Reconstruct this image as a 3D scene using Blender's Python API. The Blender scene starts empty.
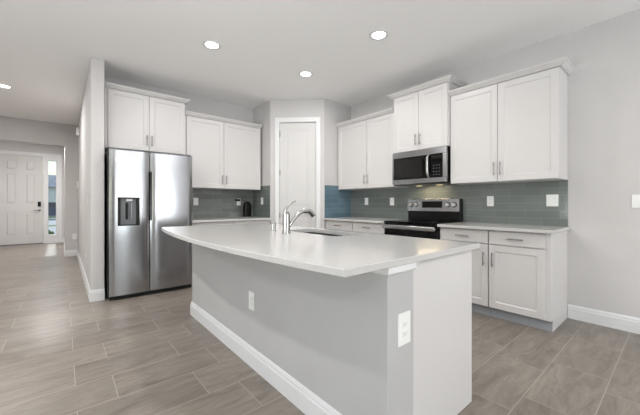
import bpy, bmesh, math, random
from mathutils import Vector, Matrix
random.seed(4)
PI = math.pi
C = bpy.context.scene.collection
scene = bpy.context.scene

# ---------------------------------------------------------------- camera, world, big lights, exposure
cam_data = bpy.data.cameras.new('camera')
cam_data.sensor_width = 36.0
cam_data.lens = 305.7 / 640.0 * 36.0
cam_data.shift_y = -3.6 / 640.0
cam_data.clip_start = 0.05
cam_data.clip_end = 400
camera = bpy.data.objects.new('camera', cam_data)
camera.location = (0, 0, 1.1355)
camera.rotation_euler = (PI / 2, 0, -0.6992)
C.objects.link(camera)
scene.camera = camera

scene.view_settings.view_transform = 'Standard'
scene.view_settings.look = 'None'
scene.view_settings.gamma = 1.0
scene.view_settings.use_curve_mapping = False
scene.view_settings.exposure = 0.0

world = bpy.data.worlds.new('sky')
scene.world = world
world.use_nodes = True
wn = world.node_tree
sky = wn.nodes.new('ShaderNodeTexSky')
sky.sky_type = 'NISHITA'
sky.sun_disc = False
sky.sun_elevation = math.radians(38)
sky.sun_rotation = math.radians(180)
sky.air_density = 1.6
sky.dust_density = 0.3
sky.ozone_density = 2.5
wn.links.new(sky.outputs[0], wn.nodes['Background'].inputs['Color'])
wn.nodes['Background'].inputs['Strength'].default_value = 0.17


def area_light(name, loc, rot, sx, sy, power, color=(1, 1, 1), spread=180):
    l = bpy.data.lights.new(name, 'AREA')
    l.shape = 'RECTANGLE'
    l.size = sx
    l.size_y = sy
    l.energy = power
    l.color = color
    l.spread = math.radians(spread)
    o = bpy.data.objects.new(name, l)
    o.location = loc
    o.rotation_euler = rot
    C.objects.link(o)
    return o


# added fill lights inside the room; two tilt up to brighten the ceiling
area_light('rear_ceiling_fill', (2.1, -5.95, 1.25), (PI / 2 + 0.8, 0, 0), 3.3, 2.8, 156, (0.88, 0.935, 1.0), 130)  # unseen upward fill panel, standing in front of the rear sliding doors
area_light('west_fill', (-3.72, -4.2, 1.45), (0, -PI / 2, 0), 1.8, 3.4, 10, (0.87, 0.94, 1.0))  # weak unseen fill added from the left
area_light('left_ceiling_fill', (-3.65, 0.4, 0.9), (0, -PI / 2 - 0.8, 0), 1.2, 3.6, 108, (0.93, 0.97, 1.0), 130)  # unseen upward fill added along the left wall


# the sun stands over the street side and reaches the foyer floor through the sidelight
sun = bpy.data.lights.new('sun', 'SUN')
sun.energy = 3.2
sun.angle = math.radians(2)
sun.color = (1.0, 0.96, 0.9)
sun_o = bpy.data.objects.new('sun', sun)
sun_o.rotation_euler = (math.radians(-52), 0, math.radians(0.5))
C.objects.link(sun_o)


# ---------------------------------------------------------------- materials
def lin(c):
    return tuple(((v / 255) / 12.92 if v / 255 <= 0.04045 else ((v / 255 + 0.055) / 1.055) ** 2.4) for v in c) + (1.0,)


def mat(name, rgb, rough=0.5, metal=0.0, noise=0.0, nscale=20.0, bump=0.0, bscale=200.0, emit=None, estr=0.0, aniso=0.0, spec=0.5, coat=0.0):
    m = bpy.data.materials.new(name)
    m.use_nodes = True
    nt = m.node_tree
    b = nt.nodes['Principled BSDF']
    b.inputs['Base Color'].default_value = lin(rgb)
    b.inputs['Roughness'].default_value = rough
    b.inputs['Metallic'].default_value = metal
    b.inputs['Specular IOR Level'].default_value = spec
    if coat:
        b.inputs['Coat Weight'].default_value = coat
        b.inputs['Coat Roughness'].default_value = 0.05
    tc = nt.nodes.new('ShaderNodeTexCoord')
    if noise:
        n = nt.nodes.new('ShaderNodeTexNoise')
        n.inputs['Scale'].default_value = nscale
        n.inputs['Detail'].default_value = 4
        nt.links.new(tc.outputs['Object'], n.inputs['Vector'])
        r = nt.nodes.new('ShaderNodeValToRGB')
        r.color_ramp.elements[0].position = 0.3
        r.color_ramp.elements[1].position = 0.7
        k = noise
        r.color_ramp.elements[0].color = lin([max(0, v * (1 - k)) for v in rgb])
        r.color_ramp.elements[1].color = lin([min(255, v * (1 + k)) for v in rgb])
        nt.links.new(n.outputs['Fac'], r.inputs['Fac'])
        nt.links.new(r.outputs['Color'], b.inputs['Base Color'])
    if bump:
        n2 = nt.nodes.new('ShaderNodeTexNoise')
        n2.inputs['Scale'].default_value = bscale
        nt.links.new(tc.outputs['Object'], n2.inputs['Vector'])
        bp = nt.nodes.new('ShaderNodeBump')
        bp.inputs['Strength'].default_value = bump
        bp.inputs['Distance'].default_value = 0.002
        nt.links.new(n2.outputs['Fac'], bp.inputs['Height'])
        nt.links.new(bp.outputs['Normal'], b.inputs['Normal'])
    if aniso:
        b.inputs['Anisotropic'].default_value = aniso
        tg = nt.nodes.new('ShaderNodeTangent')
        tg.direction_type = 'RADIAL'
        tg.axis = 'Z'
        nt.links.new(tg.outputs[0], b.inputs['Tangent'])
        b.inputs['Anisotropic Rotation'].default_value = 0.25
    if emit:
        b.inputs['Emission Color'].default_value = lin(emit)
        b.inputs['Emission Strength'].default_value = estr
    return m


M = {}
M['wall'] = mat('wall_paint', (206, 203, 202), 0.85, noise=0.01, nscale=3, bump=0.25, bscale=160)
M['island'] = mat('island_paint', (186, 185, 185), 0.8, noise=0.01, nscale=3, bump=0.25, bscale=160)
M['ceiling'] = mat('ceiling_paint', (250, 249, 248), 0.95, bump=0.3, bscale=120)
M['trim'] = mat('trim_paint', (226, 226, 227), 0.4, noise=0.005)
M['cab'] = mat('cabinet_white', (213, 210, 209), 0.38, noise=0.005, nscale=2)
M['door'] = mat('door_white', (209, 207, 206), 0.4, noise=0.005, nscale=2)
M['quartz'] = mat('white_quartz', (199, 197, 195), 0.14, noise=0.008, nscale=70)
M['steel'] = mat('stainless_steel', (176, 177, 180), 0.19, 1.0, noise=0.01, nscale=6)
M['steel_dark'] = mat('dark_steel', (120, 121, 124), 0.3, 1.0, noise=0.02)  # darker, rougher steel for basin, threshold and tray
M['chrome'] = mat('brushed_chrome', (186, 185, 184), 0.27, 1.0, noise=0.01)
M['plate_metal'] = mat('satin_knob_metal', (226, 225, 222), 0.35, 0.85, noise=0.01)
M['nickel'] = mat('brushed_nickel', (160, 158, 155), 0.25, 1.0, noise=0.02)
M['black'] = mat('black_enamel', (12, 12, 13), 0.35, noise=0.05, spec=0.25)
M['glass_black'] = mat('black_glass', (7, 7, 8), 0.06, noise=0.05, spec=0.35)
M['window_dark'] = mat('dark_oven_window', (28, 27, 27), 0.12, noise=0.1, nscale=60)
M['plate'] = mat('white_plastic', (240, 240, 238), 0.35, noise=0.004)
M['slot'] = mat('grey_socket', (180, 180, 180), 0.5, noise=0.02)
M['grey_plastic'] = mat('grey_plastic', (105, 108, 112), 0.35, noise=0.03)
M['rubber'] = mat('black_rubber', (18, 18, 18), 0.7, noise=0.1)
M['kick'] = mat('toe_kick_grey', (160, 162, 167), 0.45, noise=0.02)
M['lens'] = mat('lamp_lens', (255, 252, 245), 0.5, emit=(255, 250, 240), estr=9.0)
M['warm_lens'] = mat('warm_lens', (255, 230, 180), 0.5, emit=(255, 226, 170), estr=1.6)
M['grass'] = mat('lawn_grass', (112, 140, 74), 0.9, noise=0.25, nscale=3)
M['concrete'] = mat('driveway_concrete', (205, 203, 198), 0.85, noise=0.06, nscale=1.5)
M['stucco'] = mat('pale_stucco', (228, 234, 242), 0.9, noise=0.04)
M['shingle'] = mat('roof_shingle', (140, 146, 158), 0.9, noise=0.2, nscale=4)
M['carblue'] = mat('dark_blue_car_paint', (28, 48, 88), 0.2, noise=0.02, coat=0.6)
M['carglass'] = mat('car_glass', (30, 40, 52), 0.05, noise=0.02)
M['leaf'] = mat('shrub_leaf', (70, 104, 48), 0.8, noise=0.35, nscale=12)


def floor_material():
    m = bpy.data.materials.new('floor_tile')
    m.use_nodes = True
    nt = m.node_tree
    L = nt.links.new
    b = nt.nodes['Principled BSDF']
    tc = nt.nodes.new('ShaderNodeTexCoord')
    mp = nt.nodes.new('ShaderNodeMapping')
    mp.inputs['Location'].default_value = (-0.25 + 61.0, 61.0, 0)
    L(tc.outputs['Object'], mp.inputs['Vector'])
    br = nt.nodes.new('ShaderNodeTexBrick')
    br.offset = 0.3115
    br.offset_frequency = 2
    br.squash = 1.0
    br.inputs['Scale'].default_value = 1.0
    br.inputs['Brick Width'].default_value = 0.61
    br.inputs['Row Height'].default_value = 0.305
    br.inputs['Mortar Size'].default_value = 0.0024
    br.inputs['Mortar Smooth'].default_value = 0.1
    br.inputs['Bias'].default_value = 0.0
    br.inputs['Color1'].default_value = (0, 0, 0, 1)
    br.inputs['Color2'].default_value = (1, 1, 1, 1)
    br.inputs['Mortar'].default_value = (0.5, 0.5, 0.5, 1)
    L(mp.outputs[0], br.inputs['Vector'])
    # streaky stone: noise stretched along the tile, shifted per tile
    sc = nt.nodes.new('ShaderNodeMapping')
    sc.inputs['Scale'].default_value = (1.4, 6.0, 1.0)
    sc.inputs['Rotation'].default_value = (0, 0, 0.12)
    add = nt.nodes.new('ShaderNodeVectorMath')
    add.operation = 'ADD'
    sc2 = nt.nodes.new('ShaderNodeVectorMath')
    sc2.operation = 'SCALE'
    sc2.inputs['Scale'].default_value = 9.0
    L(br.outputs['Color'], sc2.inputs[0])
    L(tc.outputs['Object'], sc.inputs['Vector'])
    L(sc.outputs[0], add.inputs[0])
    L(sc2.outputs[0], add.inputs[1])
    n1 = nt.nodes.new('ShaderNodeTexNoise')
    n1.inputs['Scale'].default_value = 1.9
    n1.inputs['Detail'].default_value = 9
    n1.inputs['Roughness'].default_value = 0.8
    n1.inputs['Distortion'].default_value = 0.7
    L(add.outputs[0], n1.inputs['Vector'])
    r = nt.nodes.new('ShaderNodeValToRGB')
    r.color_ramp.elements[0].position = 0.3
    r.color_ramp.elements[1].position = 0.72
    r.color_ramp.elements[0].color = lin((110, 102, 94))
    r.color_ramp.elements[1].color = lin((162, 153, 143))
    L(n1.outputs['Fac'], r.inputs['Fac'])
    # tile to tile tone
    mx = nt.nodes.new('ShaderNodeMix')
    mx.data_type = 'RGBA'
    mx.blend_type = 'MULTIPLY'
    mx.inputs['Factor'].default_value = 1.0
    rr = nt.nodes.new('ShaderNodeValToRGB')
    rr.color_ramp.elements[0].color = (0.82, 0.82, 0.825, 1)
    rr.color_ramp.elements[1].color = (1.0, 1.0, 1.0, 1)
    L(br.outputs['Color'], rr.inputs['Fac'])
    L(r.outputs['Color'], mx.inputs[6])
    L(rr.outputs['Color'], mx.inputs[7])
    g = nt.nodes.new('ShaderNodeMix')
    g.data_type = 'RGBA'
    L(br.outputs['Fac'], g.inputs['Factor'])
    L(mx.outputs[2], g.inputs[6])
    g.inputs[7].default_value = lin((165, 157, 148))
    L(g.outputs[2], b.inputs['Base Color'])
    b.inputs['Roughness'].default_value = 0.33
    b.inputs['Specular IOR Level'].default_value = 0.32
    bp = nt.nodes.new('ShaderNodeBump')
    bp.inputs['Strength'].default_value = 0.35
    bp.inputs['Distance'].default_value = 0.002
    inv = nt.nodes.new('ShaderNodeMath')
    inv.operation = 'SUBTRACT'
    inv.inputs[0].default_value = 1.0
    L(br.outputs['Fac'], inv.inputs[1])
    L(inv.outputs[0], bp.inputs['Height'])
    L(bp.outputs['Normal'], b.inputs['Normal'])
    return m


def tile_material(name, axis, rgb1, rgb2):
    m = bpy.data.materials.new(name)
    m.use_nodes = True
    nt = m.node_tree
    L = nt.links.new
    b = nt.nodes['Principled BSDF']
    tc = nt.nodes.new('ShaderNodeTexCoord')
    sp = nt.nodes.new('ShaderNodeSeparateXYZ')
    cb = nt.nodes.new('ShaderNodeCombineXYZ')
    L(tc.outputs['Object'], sp.inputs[0])
    L(sp.outputs[axis], cb.inputs['X'])
    L(sp.outputs['Z'], cb.inputs['Y'])
    mp = nt.nodes.new('ShaderNodeMapping')
    mp.inputs['Location'].default_value = (30.0, 30 * 0.078 - 0.908, 0)
    L(cb.outputs[0], mp.inputs['Vector'])
    br = nt.nodes.new('ShaderNodeTexBrick')
    br.offset = 0.5
    br.inputs['Scale'].default_value = 1.0
    br.inputs['Brick Width'].default_value = 0.305
    br.inputs['Row Height'].default_value = 0.078
    br.inputs['Mortar Size'].default_value = 0.0016
    br.inputs['Color1'].default_value = lin(rgb1)
    br.inputs['Color2'].default_value = lin(rgb2)
    br.inputs['Mortar'].default_value = lin([min(255, v + 22) for v in rgb2])
    L(mp.outputs[0], br.inputs['Vector'])
    n = nt.nodes.new('ShaderNodeTexNoise')
    n.inputs['Scale'].default_value = 16
    n.inputs['Detail'].default_value = 3
    L(tc.outputs['Object'], n.inputs['Vector'])
    L(br.outputs['Color'], b.inputs['Base Color'])
    b.inputs['Roughness'].default_value = 0.12
    b.inputs['Specular IOR Level'].default_value = 0.6
    mr = nt.nodes.new('ShaderNodeMath')
    mr.operation = 'MULTIPLY'
    mr.inputs[1].default_value = 0.35
    L(n.outputs['Fac'], mr.inputs[0])
    sub = nt.nodes.new('ShaderNodeMath')
    sub.operation = 'SUBTRACT'
    L(mr.outputs[0], sub.inputs[0])
    L(br.outputs['Fac'], sub.inputs[1])
    bp = nt.nodes.new('ShaderNodeBump')
    bp.inputs['Strength'].default_value = 0.5
    bp.inputs['Distance'].default_value = 0.003
    L(sub.outputs[0], bp.inputs['Height'])
    L(bp.outputs['Normal'], b.inputs['Normal'])
    return m


def pane_material():
    m = bpy.data.materials.new('window_glass')
    m.use_nodes = True
    nt = m.node_tree
    nt.nodes.remove(nt.nodes['Principled BSDF'])
    tr = nt.nodes.new('ShaderNodeBsdfTransparent')
    tr.inputs['Color'].default_value = (0.93, 0.95, 0.96, 1)
    gl = nt.nodes.new('ShaderNodeBsdfGlossy')
    gl.inputs['Roughness'].default_value = 0.02
    mx = nt.nodes.new('ShaderNodeMixShader')
    mx.inputs['Fac'].default_value = 0.06
    nt.links.new(tr.outputs[0], mx.inputs[1])
    nt.links.new(gl.outputs[0], mx.inputs[2])
    nt.links.new(mx.outputs[0], nt.nodes['Material Output'].inputs['Surface'])
    return m


M['floor'] = floor_material()
M['tile_y'] = tile_material('glass_tile_along_y', 'Y', (108, 115, 112), (119, 125, 122))
M['tile_x'] = tile_material('glass_tile_along_x', 'X', (100, 104, 101), (128, 132, 128))
M['tile_blue_reflection'] = tile_material('blue_reflection_tile', 'X', (92, 115, 128), (106, 129, 142))  # same tile, with a blue reflection put into its colour
M['pane'] = pane_material()


# ---------------------------------------------------------------- helpers
def new_bm():
    return bmesh.new()


def add_box(bm, x0, x1, y0, y1, z0, z1, bevel=0.0, seg=1):
    if x1 < x0: x0, x1 = x1, x0
    if y1 < y0: y0, y1 = y1, y0
    if z1 < z0: z0, z1 = z1, z0
    r = bmesh.ops.create_cube(bm, size=1.0, matrix=Matrix.Translation(((x0 + x1) / 2, (y0 + y1) / 2, (z0 + z1) / 2)) @ Matrix.Diagonal((x1 - x0, y1 - y0, z1 - z0, 1)))
    if bevel > 0:
        vs = set(r['verts'])
        es = [e for e in bm.edges if e.verts[0] in vs and e.verts[1] in vs]
        bmesh.ops.bevel(bm, geom=es, offset=bevel, segments=seg, profile=0.5, affect='EDGES')
    return bm


def add_cyl(bm, p0, p1, r0, r1=None, seg=20):
    p0, p1 = Vector(p0), Vector(p1)
    d = p1 - p0
    if r1 is None: r1 = r0
    rot = d.to_track_quat('Z', 'Y').to_matrix().to_4x4()
    bmesh.ops.create_cone(bm, cap_ends=True, cap_tris=False, segments=seg, radius1=r0, radius2=r1, depth=d.length, matrix=Matrix.Translation((p0 + p1) / 2) @ rot)
    return bm


def add_tube(bm, pts, radii, seg=14):
    pts = [Vector(p) for p in pts]
    if not hasattr(radii, '__len__'): radii = [radii] * len(pts)
    rings = []
    up = None
    for i, p in enumerate(pts):
        t = (pts[min(i + 1, len(pts) - 1)] - pts[max(i - 1, 0)]).normalized()
        if up is None:
            up = t.orthogonal().normalized()
        up = (up - t * up.dot(t)).normalized()
        s = t.cross(up)
        rings.append([bm.verts.new(p + (up * math.cos(a) + s * math.sin(a)) * radii[i]) for a in [2 * PI * k / seg for k in range(seg)]])
    for a, b in zip(rings, rings[1:]):
        for k in range(seg):
            bm.faces.new((a[k], a[(k + 1) % seg], b[(k + 1) % seg], b[k]))
    bm.faces.new(rings[0][::-1])
    bm.faces.new(rings[-1])
    return bm


def add_prism(bm, poly, z0, z1, axis='z'):
    """extrude polygon given in two axes along the third"""
    def P(a, b, c):
        return {'z': (a, b, c), 'x': (c, a, b), 'y': (a, c, b)}[axis]
    lo = [bm.verts.new(P(a, b, z0)) for a, b in poly]
    hi = [bm.verts.new(P(a, b, z1)) for a, b in poly]
    n = len(poly)
    bm.faces.new(lo[::-1])
    bm.faces.new(hi)
    for i in range(n):
        bm.faces.new((lo[i], lo[(i + 1) % n], hi[(i + 1) % n], hi[i]))
    return bm


def smooth_curve(pts, n=8):
    pts = [Vector(p) for p in pts]
    out = []
    for i in range(len(pts) - 1):
        p0, p1, p2, p3 = pts[max(i - 1, 0)], pts[i], pts[i + 1], pts[min(i + 2, len(pts) - 1)]
        for k in range(n):
            t = k / n
            out.append(0.5 * ((2 * p1) + (p2 - p0) * t + (2 * p0 - 5 * p1 + 4 * p2 - p3) * t * t + (3 * p1 - p0 - 3 * p2 + p3) * t ** 3))
    out.append(pts[-1])
    return out


def obj(name, bm, m, parent=None, smooth=False):
    bmesh.ops.recalc_face_normals(bm, faces=bm.faces)
    me = bpy.data.meshes.new(name)
    bm.to_mesh(me)
    bm.free()
    me.materials.append(m)
    if smooth:
        me.polygons.foreach_set('use_smooth', [True] * len(me.polygons))
        me.set_sharp_from_angle(angle=math.radians(40))
    o = bpy.data.objects.new(name, me)
    C.objects.link(o)
    if parent: o.parent = parent
    return o


def thing(name, label, cat, loc=(0, 0, 0), rotz=0.0, group=None):
    o = bpy.data.objects.new(name, None)
    o.empty_display_size = 0.1
    C.objects.link(o)
    o.location = loc
    o.rotation_euler = (0, 0, rotz)
    o['label'] = label
    o['category'] = cat
    if group: o['group'] = group
    return o


def tag(o, label, cat, group=None):
    o['label'] = label
    o['category'] = cat
    if group: o['group'] = group
    return o


def struct(name, bm, m, parent=None, smooth=False):
    o = obj(name, bm, m, parent, smooth)
    if parent is None: o['kind'] = 'structure'
    return o


def sbox(name, dims, m, bevel=0.0, parent=None):
    return struct(name, add_box(new_bm(), *dims, bevel=bevel), m, parent)


# ---------------------------------------------------------------- dimensions
XS, YF, ZC = 3.86, 4.96, 2.843          # range wall plane, fridge wall plane, ceiling
XCR, YP1 = 2.605, 4.364                 # pantry corner, left return
XP2, YC = 3.244, 3.748                  # pantry corner, right return
XH, YSTUB, YE, YD = 0.248, 4.42, 8.53, 11.83
ZCT = 0.908                             # worktop height

# ---------------------------------------------------------------- the room
sbox('floor', (-4.4, 4.1, -7.3, 12.0, -0.1, 0.0), M['floor'])
sbox('ceiling', (-4.4, 4.1, -7.3, 12.0, ZC, ZC + 0.12), M['ceiling'])
sbox('wall_right', (XS, XS + 0.15, -7.1, YF + 0.15, 0, ZC), M['wall'])
sbox('wall_back', (XH + 0.13, XS, YF, YF + 0.15, 0, ZC), M['wall'])
sbox('wall_hall', (XH, XH + 0.130, YSTUB, YE, 0, ZC), M['wall'], bevel=0.006)
sbox('wall_foyer_right', (0.032, XH + 0.14, YE, YD, 0, ZC), M['wall'], bevel=0.004)
# header and left jamb of the foyer opening
b = new_bm()
add_box(b, -1.75, 0.032, YE, YE + 0.2, 2.40, ZC)
add_box(b, -3.8, -1.75, YE, YE + 0.2, 0, ZC)
struct('wall_entry', b, M['wall'])
sbox('wall_foyer_left', (-1.9, -1.75, YE + 0.2, YD, 0, ZC), M['wall'])
# front wall around the entry door and its sidelight
DX0, DX1, DZ = -1.375, -0.425, 2.50     # door opening
SX0, SX1 = -0.385, -0.075               # sidelight opening
b = new_bm()
add_box(b, -1.9, DX0, YD, YD + 0.16, 0, ZC)
add_box(b, DX0, SX1, YD, YD + 0.16, DZ, ZC)
add_box(b, SX1, 0.39, YD, YD + 0.16, 0, ZC)
struct('wall_front', b, M['wall'])
# left and rear walls of the living room, with window openings
b = new_bm()
add_box(b, -3.95, -3.8, -7.1, -6.0, 0, ZC)
add_box(b, -3.95, -3.8, -2.4, -1.5, 0, ZC)
add_box(b, -3.95, -3.8, -6.0, -2.4, 0, 0.3)
add_box(b, -3.95, -3.8, -6.0, -2.4, 2.4, ZC)
add_box(b, -3.95, -3.8, 2.3, YE + 0.2, 0, ZC)
add_box(b, -3.95, -3.8, -1.5, 2.3, 0, 0.3)
add_box(b, -3.95, -3.8, -1.5, 2.3, 2.4, ZC)
struct('wall_left', b, M['wall'])
b = new_bm()
add_box(b, -3.95, 0.3, -7.25, -7.1, 0, ZC)
add_box(b, 3.5, XS + 0.15, -7.25, -7.1, 0, ZC)
add_box(b, 0.3, 3.5, -7.25, -7.1, 2.44, ZC)
struct('wall_rear', b, M['wall'])

# pantry corner: two short returns and the diagonal wall with its door opening
DV = Vector((XP2 - XCR, YC - YP1, 0))
DL = DV.length
DU = DV.normalized()
PANG = math.atan2(DU.y, DU.x)           # diagonal frame: x along the wall, -y to the room
b = new_bm()
add_box(b, XCR, XCR + 0.1, YP1 + 0.0005, YF, 0, ZC)
add_box(b, XP2 + 0.0005, XS, YC, YC + 0.1, 0, ZC)
T0, T1, DH = 0.145, 0.760, 2.475
mt = Matrix.Translation((XCR, YP1, 0)) @ Matrix.Rotation(PANG, 4, 'Z')


def diag_poly(t0, t1, z0, z1, o0=0.0, o1=0.1, ext0=0.0, ext1=0.0):
    vs = []
    for z in (z0, z1):
        for t, o in ((t0, o0), (t1, o0), (t1 + ext1, o1), (t0 + ext0, o1)):
            vs.append(b.verts.new(mt @ Vector((t, o, z))))
    for f in ((3, 2, 1, 0), (4, 5, 6, 7), (0, 1, 5, 4), (1, 2, 6, 5), (2, 3, 7, 6), (3, 0, 4, 7)):
        b.faces.new([vs[i] for i in f])


diag_poly(0, T0, 0, ZC, ext0=0.04)
diag_poly(T1, DL, 0, ZC, ext1=-0.04)
diag_poly(T0, T1, DH, ZC)
struct('wall_pantry', b, M['wall'])


def baseboard(name, x0, y0, x1, y1, nx, ny, parent=None, h=0.135, m='trim', mode=None):
    """stepped base moulding from (x0,y0) to (x1,y1), standing off the wall along (nx,ny)"""
    bm = new_bm()
    prof = [(0, 0), (0.015, 0), (0.015, h * 0.72), (0.011, h * 0.78), (0.011, h * 0.86), (0.006, h * 0.97), (0.004, h), (0, h)]
    A = [bm.verts.new((x0 + nx * o, y0 + ny * o, z)) for o, z in prof]
    B = [bm.verts.new((x1 + nx * o, y1 + ny * o, z)) for o, z in prof]
    n = len(prof)
    bm.faces.new(A)
    bm.faces.new(B[::-1])
    for i in range(n):
        bm.faces.new((A[i], A[(i + 1) % n], B[(i + 1) % n], B[i]))
    return struct(name, bm, M[m], parent)


baseboard('baseboard_right', XS, -7.1, XS, 0.742, -1, 0)
baseboard('baseboard_hall', XH, YSTUB, XH, YE, -1, 0)
baseboard('baseboard_stub', XH - 0.015, YSTUB, XH + 0.130, YSTUB, 0, -1)
baseboard('baseboard_entry', 0.017, YE, XH - 0.015, YE, 0, -1)
baseboard('baseboard_foyer', 0.032, YE, 0.032, YD, -1, 0)
baseboard('baseboard_front', SX1 + 0.06, YD, 0.017, YD, 0, -1)
baseboard('baseboard_left', -3.8, -7.1, -3.8, YE, 1, 0)
baseboard('baseboard_rear', -3.8, -7.1, 0.2, -7.1, 0, 1)

# ---------------------------------------------------------------- doors and windows
def panelled_slab(bm, x0, x1, z0, z1, yf, th, panels, groove=0.006, rim=0.022):
    """slab whose front face (at yf, facing -y) carries sunk moulded panels"""
    xs = sorted({x0, x1} | {p for q in panels for p in q[:2]})
    zs = sorted({z0, z1} | {p for q in panels for p in q[2:]})
    add_box(bm, x0, x1, yf + groove, yf + th, z0, z1)
    for i in range(len(xs) - 1):
        for j in range(len(zs) - 1):
            cx, cz = (xs[i] + xs[i + 1]) / 2, (zs[j] + zs[j + 1]) / 2
            if any(p[0] < cx < p[1] and p[2] < cz < p[3] for p in panels):
                continue
            add_box(bm, xs[i], xs[i + 1], yf, yf + groove + 0.001, zs[j], zs[j + 1])
    for p in panels:
        # chamfered raised field
        a = [(p[0] + rim, p[2] + rim), (p[1] - rim, p[2] + rim), (p[1] - rim, p[3] - rim), (p[0] + rim, p[3] - rim)]
        k = rim + 0.018
        c = [(p[0] + k, p[2] + k), (p[1] - k, p[2] + k), (p[1] - k, p[3] - k), (p[0] + k, p[3] - k)]
        A = [bm.verts.new((x, yf + groove, z)) for x, z in a]
        B = [bm.verts.new((x, yf + 0.001, z)) for x, z in c]
        bm.faces.new(B)
        for q in range(4):
            bm.faces.new((A[q], A[(q + 1) % 4], B[(q + 1) % 4], B[q]))
    return bm


# door_1: pantry door in the diagonal wall
door1 = bpy.data.objects.new('door_1', None)
C.objects.link(door1)
door1.location = (XCR, YP1, 0)
door1.rotation_euler = (0, 0, PANG)
door1['kind'] = 'structure'
b = new_bm()
panelled_slab(b, T0 + 0.012, T1 - 0.012, 0.01, DH - 0.018, 0.012, 0.035,
              [(T0 + 0.115, T1 - 0.115, 0.25, 0.93), (T0 + 0.115, T1 - 0.115, 1.08, DH - 0.14)], groove=0.0045)
obj('door_slab', b, M['door'], door1)
b = new_bm()
cw = 0.068
add_box(b, T0 - cw, T0 + 0.004, -0.018, 0, 0, DH + 0.004, bevel=0.003)
add_box(b, T1 - 0.004, T1 + cw, -0.018, 0, 0, DH + 0.004, bevel=0.003)
add_box(b, T0 - cw, T1 + cw, -0.018, 0, DH - 0.004, DH + cw, bevel=0.003)
add_box(b, T0, T0 + 0.009, 0, 0.1, 0, DH)
add_box(b, T1 - 0.009, T1, 0, 0.1, 0, DH)
add_box(b, T0, T1, 0, 0.1, DH - 0.012, DH)
obj('door_casing', b, M['trim'], door1)
for z in (0.25, 0.95, 1.65, 2.28):
    obj('hinge', add_cyl(new_bm(), (T0 + 0.012, 0.005, z - 0.045), (T0 + 0.012, 0.005, z + 0.045), 0.008), M['nickel'], door1, True)
b = new_bm()
add_cyl(b, (T1 - 0.07, 0.012, 0.96), (T1 - 0.07, -0.004, 0.96), 0.03)
add_cyl(b, (T1 - 0.07, -0.004, 0.96), (T1 - 0.07, -0.045, 0.96), 0.011)
add_tube(b, [(T1 - 0.07, -0.045, 0.96), (T1 - 0.11, -0.05, 0.96), (T1 - 0.18, -0.048, 0.962)], [0.011, 0.009, 0.007])
obj('door_handle', b, M['nickel'], door1, True)

# door_2: front entry door
door2 = bpy.data.objects.new('door_2', None)
C.objects.link(door2)
door2.location = (DX0, YD, 0)
door2['kind'] = 'structure'
W2 = DX1 - DX0
b = new_bm()
pa, pb, pc, pd = 0.175, 0.395, 0.565, 0.785
panelled_slab(b, 0.01, W2 - 0.01, 0.02, DZ - 0.012, 0.03, 0.045,
              [(pa, pb, 0.26, 0.90), (pc, pd, 0.26, 0.90), (pa, pb, 1.14, 1.98), (pc, pd, 1.14, 1.98), (pa, pb, 2.07, 2.34), (pc, pd, 2.07, 2.34)], groove=0.014, rim=0.03)
obj('door_slab', b, M['door'], door2)
b = new_bm()
add_box(b, -0.09, 0.0, -0.02, 0, 0, DZ, bevel=0.003)
add_box(b, -0.09, W2 + 0.02, -0.02, 0, DZ, DZ + 0.085, bevel=0.003)
add_box(b, -0.0, 0.01, 0, 0.12, 0, DZ)
add_box(b, 0, W2, 0, 0.12, DZ - 0.012, DZ)
obj('door_casing', b, M['trim'], door2)
obj('threshold', add_box(new_bm(), 0, W2, 0.0, 0.14, 0, 0.022, bevel=0.003), M['steel_dark'], door2)
b = new_bm()
add_box(b, W2 - 0.125, W2 - 0.055, 0.0, 0.03, 1.06, 1.20, bevel=0.008, seg=2)
obj('keypad_lock', b, M['black'], door2)
b = new_bm()
add_cyl(b, (W2 - 0.09, 0.03, 0.955), (W2 - 0.09, 0.01, 0.955), 0.034)
add_cyl(b, (W2 - 0.09, 0.01, 0.955), (W2 - 0.09, -0.035, 0.955), 0.012)
add_tube(b, [(W2 - 0.09, -0.03, 0.955), (W2 - 0.15, -0.036, 0.955), (W2 - 0.21, -0.034, 0.957)], [0.012, 0.011, 0.009])
obj('door_handle', b, M['nickel'], door2, True)

# window_1: sidelight beside the entry door
b = new_bm()
gx0, gx1, gz0, gz1 = -0.325, -0.155, 0.24, 2.385
add_box(b, DX1 - 0.004, gx0, YD - 0.0, YD + 0.11, 0, DZ)
add_box(b, gx1, SX1, YD, YD + 0.11, 0, DZ)
add_box(b, gx0, gx1, YD, YD + 0.11, 0, gz0)
add_box(b, gx0, gx1, YD, YD + 0.11, gz1, DZ)
add_box(b, SX1 - 0.02, SX1 + 0.055, YD - 0.02, YD, 0, DZ + 0.085, bevel=0.003)
add_box(b, DX1 + 0.02, SX1 - 0.02, YD - 0.02, YD, DZ, DZ + 0.085)
for (a0, a1, c0, c1) in ((gx0 - 0.025, gx0, gz0 - 0.025, gz1 + 0.025), (gx1, gx1 + 0.025, gz0 - 0.025, gz1 + 0.025), (gx0, gx1, gz0 - 0.025, gz0), (gx0, gx1, gz1, gz1 + 0.025)):
    add_box(b, a0, a1, YD - 0.01, YD + 0.001, c0, c1, bevel=0.003)
w1 = struct('window_1', b, M['trim'])
obj('window_pane', add_box(new_bm(), gx0, gx1, YD + 0.05, YD + 0.058, gz0, gz1), M['pane'], w1)


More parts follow.
